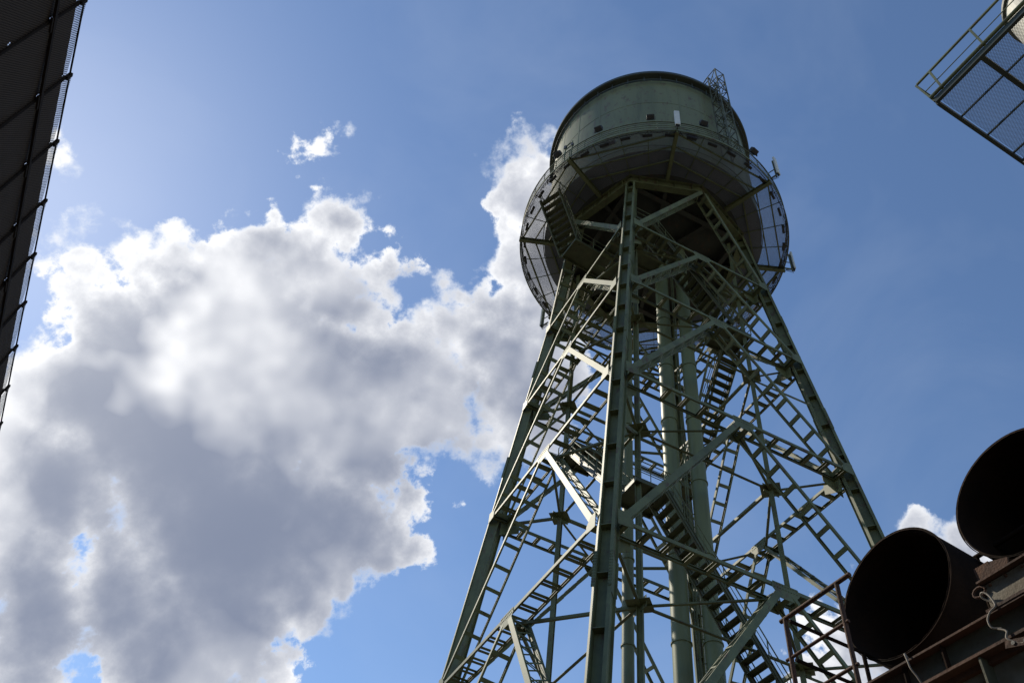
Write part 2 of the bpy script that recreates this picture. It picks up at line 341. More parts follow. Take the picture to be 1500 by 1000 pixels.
def brace(name, p, q, nn, wide=.30, dep=.92, pitch=1.0, lace=False, t=.022):
    """member of two channel chords parted along nn and tied by batten plates (or zigzag lacing)"""
    mb = MB(); p, q = Vector(p), Vector(q); d = (q - p).normalized(); nn = (nn - d * nn.dot(d)).normalized(); w = d.cross(nn); ln = (q - p).length; c = (p + q) / 2
    for k in (-1, 1):
        mb.box(c + nn * k * dep / 2, d, nn, w, ln, t, wide)
        for s in (-1, 1): mb.box(c + nn * k * (dep / 2 - t / 2 - .032) + w * s * (wide / 2 - t / 2), d, nn, w, ln, .064, t)
    m = max(2, round(ln / pitch))
    for s in (-1, 1):
        e = w * s * (wide / 2 + .009)
        if lace:
            m2 = round(ln / .62)
            for u in range(m2):
                a = p + d * ln * u / m2 + e; b = p + d * ln * (u + 1) / m2 + e; k = 1 if u % 2 else -1
                mb.bar(a + nn * k * .37, b - nn * k * .37, .08, .014, w)
        else:
            for u in range(m + 1):
                x = .25 + (ln - .5) * u / m
                mb.box(p + d * x + e, d, nn, w, .17, dep - .02, .014)
    return mb.build(name, M_STEEL, tower)

for j in range(4):
    tang = (corner((j + 1) % 4, 0) - corner(j, 0)).normalized()
    for li, zl in enumerate(LV[:5]):
        a, b = corner(j, zl), corner((j + 1) % 4, zl); nn = tang.cross(EZ)
        nn = (nn + EZ * (-KT / math.sqrt(2)) * (1 if nn.dot(a) > 0 else -1)).normalized(); nn = nn if nn.dot(a) > 0 else -nn
        out = Vector((nn.x, nn.y, 0)).normalized()
        brace('horizontal_brace', a + tang * .25, b - tang * .25, out, .15, .86, .98)
        m_, mb = (a + b) / 2, MB()                               # gusset where the two diagonals hang from the brace
        for k in (.445, -.445):
            vs = [m_ + out * k + tang * x_ + EZ * z_ for x_, z_ in ((-.55, .12), (.55, .12), (.62, -.12), (.30, -.5), (-.30, -.5), (-.62, -.12))]; vs2 = [v + out * .016 for v in vs]
            mb.add(vs + vs2, [tuple(range(6)), tuple(range(11, 5, -1))] + [(q, (q + 1) % 6, 6 + (q + 1) % 6, 6 + q) for q in range(6)])
            for u in range(-4, 5):
                for z_ in (.05, -.10): mb.box(m_ + out * (k + (.022 if k > 0 else -.006)) + tang * u * .12 + EZ * z_, tang, out, EZ, .04, .02, .04)
        mb.build('node_gusset', M_STEEL, tower)
    zs = [51.35] + LV
    for li in range(6):
        ztop, zbot = zs[li], zs[li + 1]
        mid = pol(5.75, 45 + 90 * j, ztop) if li == 0 else (corner(j, ztop) + corner((j + 1) % 4, ztop)) / 2
        for s, cc in ((0, corner(j, zbot)), (1, corner((j + 1) % 4, zbot))):
            end = cc + tang * (.35 if s == 0 else -.35); st = mid - tang * (.12 if s == 0 else -.12)
            out = tang.cross((end - st).normalized()); out = out if out.dot(Vector((mid.x, mid.y, 0))) > 0 else -out
            front = (j == 0 and s == 0) or (j == 3 and s == 1)
            brace('diagonal_brace', st + EZ * -.05, end + EZ * .10, out,   .27 if front else .165, .86, 1.12, lace=front)

# inner posts and the ties that hold them
PR = 5.25
for i in range(4):
    mb = MB(); hsec(mb, pol(PR, 90 * i, 0), pol(PR, 90 * i, 51.3), .22, .22, .025, pol(1, 90 * i + 90, 0), pol(1, 90 * i, 0), 0)
    for zl in LV[:5]:
        c = pol(PR, 90 * i, zl - .1); mb.box(c, pol(1, 90 * i, 0), pol(1, 90 * i + 90, 0), EZ, .95, .95, .025)
        mb.box(c, pol(1, 90 * i + 45, 0), pol(1, 90 * i - 45, 0), EZ, .9, .02, .5)
    mb.build('inner_post', M_STEEL, tower)
def rod(p, q, w=.115, h=.115):
    mb = MB(); p, q = Vector(p), Vector(q); d = (q - p).normalized()
    x = d.cross(EZ).normalized() if abs(d.z) < .95 else EX; y = x.cross(d)
    c = (p + q) / 2; ln = (q - p).length                    # an angle section
    mb.box(c - y * h / 2, d, x, y, ln, w, .022); mb.box(c - x * (w / 2 - .011), d, x, y, ln, .022, h)
    return mb.build('tie_rod', M_STEEL, tower)
for zl in LV[:5]:
    for i in range(4):
        a = pol(PR, 90 * i, zl - .1); rod(a, corner(i, zl - .1), .12, .12)
        rod(a, (corner(i, zl) + corner((i + 1) % 4, zl)) / 2 + EZ * -.15); rod(a + EZ * -.04, (corner(i, zl) + corner(i - 1, zl)) / 2 + EZ * -.2)
        rod(a + EZ * .06, pol(PR, 90 * i + 90, zl - .04), .14, .14)
for k in range(4):                                         # slanted stays between levels
    for i in range(4):
        za, zb = LV[k], LV[k + 1]
        if (i + k) % 2 == 0: rod(pol(PR, 90 * i, za - .3), corner(i, za - 3.2), .10, .10)

# standpipes
def standpipe(r, s, rad, z1, ladder=False):
    mb = MB(); c = P(r, s, 0)
    n = 32
    mb.lathe([(rad, 0), (rad, z1)], n)
    z = 4.0
    while z < z1 - 1:
        mb.lathe([(rad, z), (rad + .045, z), (rad + .045, z + .07), (rad, z + .07)], n, smooth=False); z += 4.4
    mb.v = [(x + c.x, y + c.y, zz) for x, y, zz in mb.v]
    o = mb.build('standpipe', M_PIPE, tower)
    return o
standpipe(.42, .66, .41, 52.4)
standpipe(.18, 1.93, .39, 52.4)
standpipe(.60, -1.58, .27, 51.8)
mb = MB()                                                  # cable tray and cables beside the second pipe
for dx in (.50, .58, .66): mb.tube([P(.45, 1.93 + dx - .45, .5), P(.45, 1.93 + dx - .45, 52)], .02, 6)
mb.bar(P(.25, 1.36, .5), P(.25, 1.36, 52), .08, .05, EX); mb.bar(P(.25, 1.25, .5), P(.25, 1.25, 52), .05, .05, EX)
z = 2
while z < 51.5: mb.bar(P(.25, 1.22, z), P(.25, 1.40, z), .04, .04); mb.bar(P(.42, 1.5, z), P(.42, 2.2, z), .05, .03); z += 1.1
mb.build('cable_ladder', M_STEEL, tower)

# octagonal ring girder under the tank and the beams inside it
ZR = 51.4
ring = [pol(6.15 if k % 2 == 0 else 5.95, 45 * k, 0) for k in range(8)]
mb = MB()
for k in range(8):
    a, b = ring[k], ring[(k + 1) % 8]; d = (b - a).normalized(); o = d.cross(EZ); ln = (b - a).length; c = (a + b) / 2
    mb.box(c + EZ * (ZR + .42), d, o, EZ, ln, .05, .84); mb.box(c + EZ * (ZR - .02), d, o, EZ, ln + .16, .44, .05); mb.box(c + EZ * (ZR + .86), d, o, EZ, ln + .16, .44, .04)
    m = 4
    for u in range(m): mb.box(a + (b - a) * (u + .5) / m + EZ * (ZR + .42), d, o, EZ, .025, .38, .80)
mb.build('ring_girder', M_STEEL, tower)
for i in range(4):                                          # deep cross beams inside the ring
    mb = MB(); a, b = pol(6.0, 90 * i + 5, ZR + .35), pol(5.8, 90 * i + 95 , ZR + .35)
    a, b = pol(5.9, 90 * i, ZR + .40), pol(5.9, 90 * i + 90, ZR + .40)
    mb.bar(a, b, .05, .6); mb.bar(a + EZ * -.31, b + EZ * -.31, .32, .04)
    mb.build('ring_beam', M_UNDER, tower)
for i in range(8):
    mb = MB(); a, b = pol(.9, 45 * i + 22.5, ZR + .45), pol(5.6, 45 * i + 22.5, ZR + .45)
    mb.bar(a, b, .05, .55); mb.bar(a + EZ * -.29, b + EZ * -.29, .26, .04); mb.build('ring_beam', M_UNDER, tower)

# tank
TR = 7.58
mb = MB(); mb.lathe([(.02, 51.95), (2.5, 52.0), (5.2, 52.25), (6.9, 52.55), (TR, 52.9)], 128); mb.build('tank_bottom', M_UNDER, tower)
mb = MB(); mb.lathe([(TR, 52.9), (TR, 64.6)], 160)
for k in range(24):                                         # lapped vertical seams and girth seams
    a = R(15 * k + 4); mb.bar((TR * math.cos(a), TR * math.sin(a), 52.95), (TR * math.cos(a), TR * math.sin(a), 64.5), .10, .025, (math.cos(a), math.sin(a), 0))
for z in (56.6, 60.4): mb.lathe([(TR, z), (TR + .014, z), (TR + .014, z + .09), (TR, z + .09)], 160, smooth=False)
tank = mb.build('tank_wall', M_TANK, tower)
mb = MB()
for (a, z, w, h) in ((-9, 55.1, .95, .42), (34, 55.9, .8, .8)):
    c = pol(TR + .03, a, z); mb.box(c, pol(1, a, 0), pol(1, a + 90, 0), EZ, .06, w, h)
    for k in range(3): mb.box(c + pol(.05, a, -.12 + .12 * k), pol(1, a, 0), pol(1, a + 90, 0), EZ, .04, w - .1, .03)
mb.build('vent_grille', M_DARK, tower)
mb = MB()
mb.lathe([(TR + .005, 64.40), (TR + .06, 64.75), (7.98, 64.80), (8.05, 64.84), (8.05, 65.15), (7.9, 65.25), (5.0, 66.1), (.02, 66.6)], 160, smooth=False)
mb.build('tank_roof', M_RIM, tower)
mb = MB(); mb.ringbar(7.82, 64.05, .05, .08, 160)            # painter's rail under the eave, on short hangers
for k in range(40): a = R(9 * k); mb.bar((7.82 * math.cos(a), 7.82 * math.sin(a), 63.8), (7.82 * math.cos(a), 7.82 * math.sin(a), 64.6), .05, .05)
mb.build('eave_rail', M_RIM, tower)

# gallery round the tank
ZG, RG = 52.35, 9.25
def RB(k): return 22.5 + 45 * k
for k in range(8):
    mb = MB(); a, b = pol(5.9, RB(k), ZG - .30), pol(RG + .08, RB(k), ZG - .22)
    mb.bar(a, b, .035, .36); mb.bar(a + EZ * -.19, b + EZ * -.17, .22, .03); mb.bar(a + EZ * .18, b + EZ * .17, .22, .02)
    mb.build('gallery_beam', M_STEEL, tower)
for k in range(8):
    a0, a1 = RB(k), RB(k + 1)
    mb = MB(); n = 16                                        # open grating of one bay
    for u in range(n):
        b0, b1 = a0 + (a1 - a0) * u / n, a0 + (a1 - a0) * (u + 1) / n
        mb.add([pol(6.1, b0, ZG), pol(RG, b0, ZG), pol(RG, b1, ZG), pol(6.1, b1, ZG)], [(0, 1, 2, 3)])
    mb.build('gallery_floor', M_GRATE, tower)
    mb = MB()                                                # bearers of the bay
    for rr, w, h in ((9.12, .09, .15), (8.25, .08, .13), (7.25, .08, .13)):
        mb.bar(pol(rr, a0, ZG - .1), pol(rr, a1, ZG - .1), w, h)
    for u in (1, 2, 3):
        b = a0 + 45 * u / 4
        f = math.cos(R(22.5)) / math.cos(R(b - (a0 + a1) / 2))
        mb.bar(pol(6.15 * f + .3, b, ZG - .04), pol(RG - .02, b, ZG - .04), .035, .06)
    mb.build('gallery_bearer', M_STEEL, tower)
mb = MB(); mb.ringbar(RG + .02, ZG - .03, .05, .18, 160); mb.build('gallery_edge', M_STEEL, tower)
mb = MB()
for k in range(48):
    a = 7.5 * k; mb.bar(pol(RG + .02, a, ZG), pol(RG + .02, a, ZG + 1.12), .045, .045)
for z, w in ((1.12, .06), (.84, .028), (.56, .028), (.28, .028)): mb.ringbar(RG + .02, ZG + z, w, w, 160)
mb.build('gallery_railing', M_STEEL, tower)
mb = MB(); mb.ringbar(TR + .12, ZG + 1.0, .05, .05, 120)
for k in range(24): mb.bar(pol(TR - .05, 15 * k, ZG + 1.0), pol(TR + .12, 15 * k, ZG + 1.0), .03, .03)
mb.build('wall_rail', M_STEEL, tower)
for k in range(40):                                          # slim lamp boxes hung along the rim
    a = 9 * k + 2; mb = MB(); c = pol(RG - .32, a, ZG - .12); e1, e2 = pol(1, a, 0), pol(1, a + 90, 0)
    mb.box(c, e1, e2, EZ, .16, .62, .11); mb.box(c - EZ * .065, e1, e2, EZ, .11, .54, .02); mb.box(c + EZ * .1, e1, e2, EZ, .05, .1, .10)
    mb.build('lamp_box', M_DARK, tower)
random.seed(3)
mb = MB()                                                    # loops of cable along the rim
mb.ringbar(RG - .12, ZG - .07, .03, .03, 120)
for k in range(150):
    a = random.uniform(0, 360); pts = []; l = random.uniform(2, 7)
    if 20 < (a % 360) < 60 and k % 3: continue
    for u in range(7): pts.append(pol(RG - .12 + random.uniform(-.14, .14), a + l * u / 6, ZG - .06 - .26 * math.sin(math.pi * u / 6) * random.uniform(.3, 1)))
    mb.tube(pts, .014, 5)
mb.build('cable_bundle', M_DARK, tower)

# stairs
def flight(p, q, width, rail_side=(1, -1), n=None):
    """open stair between two points on its centre line: stringers, treads; handrails as sub-parts"""
    p, q = Vector(p), Vector(q); h = Vector((q.x - p.x, q.y - p.y, 0)); run = h.length; h.normalize(); sd_ = h.cross(EZ); rise = q.z - p.z
    mb = MB()
    for s in (-1, 1):
        e = sd_ * s * width / 2; mb.bar(p + e, q + e, .05, .30)
        mb.bar(p + e + EZ * .15, q + e + EZ * .15, .12, .02); mb.bar(p + e - EZ * .15, q + e - EZ * .15, .12, .02)
    n = n or max(3, round(abs(rise) / .40))
    for u in range(n):
        c = p + (q - p) * (u + .5) / n; mb.box(c, h, sd_, EZ, .30, width - .06, .035)
        mb.box(c + h * .14 - EZ * .04, h, sd_, EZ, .02, width - .06, .07)
    o = mb.build('stair_flight', M_STAIR, tower)
    for s in rail_side:
        mb = MB(); e = sd_ * s * (width / 2 + .03)
        for zz, rr in ((1.0, .028), (.55, .018)): mb.tube([p + e + EZ * zz, q + e + EZ * zz], rr, 6)
        m = max(2, round((q - p).length / 1.5))
        for u in range(m + 1): c = p + (q - p) * u / m + e; mb.bar(c, c + EZ * 1.0, .045, .045)
        mb.build('handrail', M_STEEL, o)
    return o
def landing(c, ax, ay, sx, sy, rails=((1, 0), (0, 1))):
    c = Vector(c); mb = MB(); mb.box(c, ax, ay, EZ, sx, sy, .04)
    for k in (-1, 1): mb.box(c - EZ * .10 + ay * k * (sy / 2 - .03), ax, ay, EZ, sx, .06, .2); mb.box(c - EZ * .10 + ax * k * (sx / 2 - .03), ax, ay, EZ, .06, sy - .12, .2)
    mb.box(c - EZ * .08, ax, ay, EZ, .06, sy - .1, .12)
    o = mb.build('landing', M_STAIR, tower)
    mb = MB()
    for a, b in rails:
        if a: p, q = c + ax * a * sx / 2 - ay * sy / 2, c + ax * a * sx / 2 + ay * sy / 2
        else: p, q = c + ay * b * sy / 2 - ax * sx / 2, c + ay * b * sy / 2 + ax * sx / 2
        for zz in (.5, 1.0): mb.tube([p + EZ * zz, q + EZ * zz], .025, 6)
        m = max(1, round((q - p).length / 1.3))
        for u in range(m + 1): x = p + (q - p) * u / m; mb.bar(x, x + EZ * 1.0, .05, .05)
    if rails: mb.build('handrail', M_STEEL, o)
    return o
D1 = (EY - EX).normalized(); D2 = (EX + EY).normalized()     # along front-to-right side, and its outward normal
W_ = 1.2
def side(i, t, z, off=0.0):                                  # point along side i of the post square (i=0 front->right), t metres from its first post
    a, b = pol(PR, 90 * i, 0), pol(PR, 90 * i + 90, 0); d = (b - a).normalized(); o = d.cross(EZ); o = o if o.dot(a) > 0 else -o
    return a + d * t + o * off + EZ * z
LS = PR * math.sqrt(2)
def corner_landing(i, z, size=1.9):
    c = pol(PR - .95, 90 * i, z); landing(c, D1, D2, size, size, rails=((1, 0), (-1, 0)) if i in (1, 3) else ((0, 1), (0, -1)))
OFF = -.15
ZS = [48.4, 41.4, 34.0, 33.6, 26.5, 18.4, 10.4, 2.6]
corner_landing(0, ZS[0]); flight(side(0, 1.1, ZS[0] - .2, OFF), side(0, LS - 1.1, ZS[1], OFF), W_)
corner_landing(1, ZS[1]); flight(side(1, 1.1, ZS[1] - .2, OFF), side(1, LS - 1.1, ZS[2], OFF), W_)
corner_landing(2, ZS[2]); c = (side(2, 1.0, ZS[2] - .1, OFF) + side(2, LS - 1.0, ZS[2] - .1, OFF)) / 2
landing(c, (pol(1, 270, 0) - pol(1, 180, 0)).normalized(), (pol(1, 270, 0) + pol(1, 180, 0)).normalized(), LS - 2, W_, rails=((0, 1), (0, -1)))
corner_landing(3, ZS[3]); flight(side(3, 1.0, ZS[3] - .2, OFF), side(3, LS - 1.1, ZS[4], OFF), W_)
corner_landing(0, ZS[4]); flight(side(0, 1.1, ZS[4] - .2, OFF), side(0, LS - 1.1, ZS[5], OFF), W_)
corner_landing(1, ZS[5]); flight(side(1, 1.1, ZS[5] - .2, OFF), side(1, LS - 1.1, ZS[6], OFF), W_)
corner_landing(2, ZS[6]); flight(side(2, 1.1, ZS[6] - .2, OFF), side(2, LS - 1.1, ZS[7], OFF), W_)
# upper platform on the left face and the last flight out to the gallery
la, lb = P(3.95, -4.35, 48.5), P(1.75, -2.45, 48.5)
dl = (lb - la).normalized(); sl = dl.cross(EZ).normalized()
landing((la + lb) / 2 + dl * .2, dl, sl, (lb - la).length + 1.2, 1.7, rails=((0, 1), (0, -1)))
flight(P(6.30, -5.55, 52.2), P(3.95, -4.62, 48.6), 1.6)
landing(P(2.6, -.6, 48.5), D1, D2, 3.6, 1.3, rails=((0, 1),))

# lattice mast on the right of the tank
mb = MB(); cm = pol(8.45, 51, 0); e1, e2 = pol(1, 51, 0), pol(1, 141, 0); hw = .42; zb, zt = 53.6, 67.0
legs_ = [cm + e1 * hw * a + e2 * hw * b for a, b in ((-1, -1), (1, -1), (1, 1), (-1, 1))]
for q in legs_: mb.bar(q + EZ * zb, q + EZ * zt, .075, .075, e1)
m = 8
for k in range(4):
    a, b = legs_[k], legs_[(k + 1) % 4]
    for u in range(m):
        z0, z1 = zb + (zt - zb) * u / m, zb + (zt - zb) * (u + 1) / m
        p, q = (a, b) if u % 2 else (b, a)
        mb.bar(p + EZ * z0, q + EZ * z1, .05, .05); mb.bar(a + EZ * z1, b + EZ * z1, .05, .05)
for u in range(22): z0 = zb + .6 * u; mb.bar(cm + e1 * -.1 + e2 * -.2 + EZ * z0, cm + e1 * -.1 + e2 * .2 + EZ * z0, .025, .025)
for b in (-.2, .2): mb.bar(cm + e1 * -.1 + e2 * b + EZ * zb, cm + e1 * -.1 + e2 * b + EZ * zt, .03, .03, e1)
mb.build('lattice_mast', M_STAIR, tower)
mb = MB()                                                    # its head frame leaning in over the roof
hd = [q + EZ * zt for q in legs_]
inn = [cm - e1 * 2.0 + e2 * hw * b + EZ * (66.4) for b in (-1, 1)]
for q, w in ((hd[0], inn[0]), (hd[3], inn[1])): mb.bar(q, w, .07, .07)
mb.bar(inn[0], inn[1], .07, .07); mb.bar(inn[0], hd[3], .05, .05)
for q, w in ((legs_[0] + EZ * 66.3, inn[0]), (legs_[3] + EZ * 66.3, inn[1])): mb.bar(q, w, .06, .06)
mb.build('mast_head', M_STAIR, tower)

# --------------------------------------------------------------- things fixed on the gallery
def antenna(deg, label, h=2.3, out=.42, drop=.0):
    t = empty('panel_antenna', label, 'antenna', 'panel antennas round the gallery', pol(RG + .1, deg, ZG + drop))
    e1, e2 = pol(1, deg, 0), pol(1, deg + 90, 0)
    mb = MB(); mb.bar(Vector((0, 0, .1)), e1 * out + EZ * .1, .08, .08); mb.bar(Vector((0, 0, .9)), e1 * out * .9 + EZ * .9, .05, .05); mb.tube([e1 * out + EZ * -.15, e1 * out + EZ * (h - .25)], .05, 8); mb.build('mounting_pole', M_STEEL, t)
    mb = MB(); c = e1 * (out + .17) + EZ * (h / 2); mb.box(c, e1, e2, EZ, .14, .34, h - .1); mb.build('panel', M_WHITE, t, .03)
    mb = MB()
    mb.box(e1 * (out + .075) + EZ * (h / 2 - .05), e1, e2, EZ, .05, .08, h - .5); mb.box(e1 * (out + .14) + EZ * .12, e1, e2, EZ, .14, .26, .14)
    for q in range(4): mb.tube([e1 * (out + .15) + e2 * (-.1 + .06 * q) + EZ * .06, e1 * (out + .1 + .05 * math.sin(q * 2)) + e2 * (-.15 + .08 * q) + EZ * -.22, e1 * .05 + e2 * (-.05 + .03 * q) + EZ * -.1], .014, 5)
    mb.build('bracket', M_DARK, t)
    return t
antenna(22.5, 'pale panel antenna standing upright at the front of the gallery, before the tank wall', 2.1, .1)
antenna(67.5, 'greenish panel antenna at the upper right edge of the gallery, beside the open sky')
antenna(112.5, 'panel antenna at the lower right edge of the gallery, against blue sky', 2.2, .5, -.1)
antenna(247.5, 'panel antenna hanging at the lower left edge of the gallery against the cloud', 2.2, .5, -.9)
t = empty('antenna_frame', 'small bare pole frame standing on the left front rail of the gallery', 'antenna frame', None, pol(RG, -23.5, ZG))
e1, e2 = pol(1, -23.5, 0), pol(1, 66.5, 0)
mb = MB()
for b in (-.3, .3): mb.tube([e2 * b, e2 * b + EZ * 2.3], .05, 8)
mb.bar(e2 * -.3 + EZ * 1.7, e2 * .3 + EZ * 1.7, .06, .06); mb.bar(e2 * -.3 + EZ * 2.2, e2 * .3 + EZ * 2.2, .06, .06); mb.build('pole', M_STEEL, t)
mb = MB(); mb.box(e2 * -.3 + EZ * 2.05, e1, e2, EZ, .16, .16, .4); mb.box(e2 * .32 + EZ * 1.75, e1, e2, EZ, .14, .14, .35); mb.build('junction_box', M_DARK, t)
def flood(deg, label):
    t = empty('floodlight', label, 'floodlight', 'floodlights on the gallery rail', pol(RG + .05, deg, ZG + 1.15)); e1, e2 = pol(1, deg, 0), pol(1, deg + 90, 0)
    ti = (e1 * .9 + EZ * .45).normalized(); up = e2.cross(ti)
    mb = MB(); c = e1 * .15 + EZ * .36; mb.box(c, ti, e2, up, .28, .5, .42); mb.box(c - ti * .16, ti, e2, up, .1, .4, .3); mb.build('housing', M_DARK, t, .02)
    mb = MB(); mb.box(c + ti * .15, ti, e2, up, .02, .44, .36); mb.build('lens', M_WHITE if False else M_DARK, t)
    mb = MB()
    for s in (-1, 1): mb.bar(e1 * .12 + e2 * s * .29 + EZ * .02, c + e2 * s * .29, .03, .05)
    mb.bar(e1 * .12 + e2 * -.29 + EZ * .02, e1 * .12 + e2 * .29 + EZ * .02, .05, .03); mb.build('yoke', M_DARK, t)
flood(12.5, 'black floodlight on the front rail, left of the pale panel antenna')
flood(-8.5, 'black floodlight on the front rail, above the left end of the vent grille')
flood(33.5, 'black floodlight on the rail, right of the pale antenna and left of the lattice mast')
flood(-28.5, 'black floodlight on the rail just left of the bare pole frame')
flood(57.5, 'black floodlight at the right end of the tank, standing out against the sky')

# ------------------------------------------------------------------ mesh-clad building on the left
H = Vector((-.5955, .8034, 0)); NO = Vector((.8034, .5955, 0)); PT = Vector((-10.92, -29.1, 0)); ZTOP = 18.0
def wl(a, z, off=0.0): return PT + H * a + NO * off + EZ * z
bld = empty('mesh_clad_building', 'dark hall wall clad in perforated metal screens at the left edge of the photo', 'building', None, PT)
def wb(mb, a0, a1, z0, z1, off, th): mb.box(wl((a0 + a1) / 2, (z0 + z1) / 2, off) - PT, H, NO, EZ, a1 - a0, th, z1 - z0)
mb = MB(); wb(mb, -16, 46, 0, 7.6, -1.2, .3); mb.build('base_wall', M_SHEET, bld)
mb = MB(); mb.box(wl(15, 7.7, -9) - PT, H, NO, EZ, 62, 17, .25); mb.build('roof', M_SHEET, bld)
mod = 1.78; a = -5.34 - mod * 4
ks = []
while a < 44: ks.append(a); a += mod
mb = MB()                                                    # backing sheets, with small notches left open at the joints
for a in ks:
    wb(mb, a, a + mod - .07, 7.8, 17.82, -.055, .02)
    for z0, z1 in ((7.8, 14.02), (14.12, 15.42), (15.54, 16.82), (16.96, 17.81)):
        wb(mb, a + mod - .075, a + mod + .004, z0, z1, -.068, .02)
mb.build('backing_sheet', M_SHEET, bld)
for a in ks:                                                 # one perforated screen per bay, lapped like scales
    c = wl(a + mod / 2, 0, .02) - PT; w2 = mod / 2 + .03
    q = MB(); q.add([(-w2, -.02, 8.0), (w2, .05, 8.0), (w2, .05, 17.74), (-w2, -.02, 17.74)], [(0, 1, 2, 3)])
    o = q.build('screen_panel', M_SCREEN, bld); o.location = c; o.rotation_euler = (0, 0, math.atan2(H.y, H.x))
    q = MB(); q.add([(-w2, -.02, 17.74), (w2, .05, 17.74), (w2, .05, ZTOP - .06), (-w2, -.02, ZTOP + .05)], [(0, 1, 2, 3)])
    q.build('screen_top', M_SCREENT, o)
    mb = MB(); wb(mb, a, a + mod + .06, ZTOP - .03, ZTOP + .0, .02, .03); mb.build('top_angle', M_SHEET, bld)
for z in (16.75, 14.1, 11.6): mb = MB(); wb(mb, ks[0], 44, z - .04, z + .04, .06, .05); mb.build('purlin', M_SHEET, bld)
for a in ks:
    mb = MB()
    mb.bar(wl(a, 7.8, -.01) - PT, wl(a, 17.95, -.01) - PT, .03, .07, H); mb.bar(wl(a, 16.75, -.12) - PT, wl(a, 17.9, -.04) - PT, .04, .04)
    for z in (16.75, 14.1): wb(mb, a - .16, a + .16, z - .10, z + .10, .055, .03)
    wb(mb, a - .05, a + .03, 17.86, 18.08, .01, .07)
    mb.build('mullion', M_SHEET, bld)

# ------------------------------------------------------------------ platform and vessel, top right
G1 = Vector((.613, -.790, 0)).normalized(); G2 = Vector((G1.y * -1, G1.x, 0)); PC = Vector((8.19, -21.83, 26.0))
plat = empty('grating_platform', 'steel platform of open grating with a railing at the top right corner', 'platform', None, PC)
def pp(a, b, z=0): return G1 * a + G2 * b + EZ * z
LA, LBb = 8.0, 7.0
mb = MB(); mb.add([pp(.08, .08), pp(LA, .08), pp(LA, LBb), pp(.08, LBb)], [(0, 1, 2, 3)]); dk = mb.build('deck_grating', M_DECK, plat)
mb = MB()
for b in (0, LBb): mb.bar(pp(0, b, -.12), pp(LA, b, -.12), .10, .24)
for a in (0, LA): mb.bar(pp(a, .05, -.12), pp(a, LBb - .05, -.12), .10, .24)
mb.build('edge_beam', M_RIM, plat)
for a in (1.55, 3.9, 6.2): mb = MB(); mb.bar(pp(a, .05, -.13), pp(a, LBb - .05, -.13), .13, .22); mb.build('cross_beam', M_RIM, plat)
mb = MB()
for b in (1.0, 2.05, 3.1, 4.2, 5.3): mb.bar(pp(.05, b, -.04), pp(LA - .05, b, -.04), .04, .06)
mb.bar(pp(1.6, 2.0, -.22), pp(4.0, 4.4, -.22), .12, .12); mb.bar(pp(.05, 3.4, -.3), pp(2.4, 2.6, -.3), .10, .14)
mb.build('bearer', M_RIM, plat)
mb = MB()
for k in range(6):
    a = .35 + 1.45 * k; o = -.12
    mb.bar(pp(a, -.02, -.05), pp(a, -.16, 1.1), .06, .06, G1)
for zz, w in ((1.1, .06), (.55, .022)): mb.bar(pp(-.12, -.02 - .14 * zz / 1.1, zz), pp(LA, -.02 - .14 * zz / 1.1, zz), w, w)
mb.tube([pp(-.05, -.09, .06), pp(LA, -.09, .06)], .06, 8)
mb.bar(pp(-.16, -.16, 1.1), pp(-.16, 1.9, 1.1), .06, .06); mb.bar(pp(-.02, .0, -.1), pp(-.16, -.16, 1.1), .05, .05, G1)
for b in (1.75, 3.9, 6.1): mb.bar(pp(-.02, b, -.05), pp(-.16, b, 1.1), .06, .06, G2)
mb.bar(pp(-.1, 1.75, .55), pp(-.1, LBb, .55), .022, .022); mb.bar(pp(-.16, 1.75, 1.1), pp(-.16, LBb, 1.1), .06, .06)
mb.build('railing', M_STEEL, plat)
for a, b in ((LA - .3, LBb - .3), (LA - .3, 1.0), (3.9, LBb - .3)):
    mb = MB(); mb.bar(pp(a, b, -26), pp(a, b, -.26), .35, .35, G1); mb.build('support_column', M_RIM, plat)
ves = empty('process_vessel', 'cream painted vessel with a sloping wall behind the grating platform', 'vessel', None, PC + pp(3.6, 3.5, .05))
mb = MB(); mb.lathe([(.02, 0), (2.5, 0), (2.5, .12), (2.38, .12), (1.55, 2.6), (1.5, 5.4), (1.0, 6.1), (.02, 6.3)], 64, smooth=False); mb.build('shell', M_CREAM, ves)
mb = MB()
for z, r in ((.12, 2.42), (2.6, 1.58), (5.3, 1.53)): mb.ringbar(r, z, .14, .14, 64)
mb.build('hoop', M_RIM, ves)

# ------------------------------------------------------------------ pipe bridge with two big pipe ends, bottom right
GD = Vector((.588, -.809, 0)); PD = Vector((.809, .588, 0)); GP = Vector((1.57, -26.9, 5.2))
def gg(a, b, z=0): return GP + GD * a + PD * b + EZ * z
def girder_box(mb, a0, a1, b, z0, z1, th, o): mb.box(gg((a0 + a1) / 2, b, (z0 + z1) / 2) - o, GD, PD, EZ, a1 - a0, th, z1 - z0)
gir = empty('pipe_bridge_girder', 'weathered rusty green steel girder running along the bottom right corner under the pipes', 'girder', None, GP)
mb = MB(); girder_box(mb, -.9, 6, .0, -.215, -.015, .018, GP); mb.build('web_plate', M_GIRD, gir)
mb = MB(); girder_box(mb, -.9, 6, -.02, -.015, .0, .11, GP); girder_box(mb, -.9, 6, -.02, -.235, -.215, .14, GP); girder_box(mb, -.9, 6, .010, -.275, -.235, .05, GP); mb.build('flange', M_RUST, gir)
mb = MB(); girder_box(mb, -.9, 6, .03, -.78, -.275, .02, GP); mb.build('lower_plate', M_GREYP, gir)
mb = MB(); girder_box(mb, -.9, 6, .0, -.80, -.78, .2, GP); mb.build('lower_flange', M_RUST, gir)
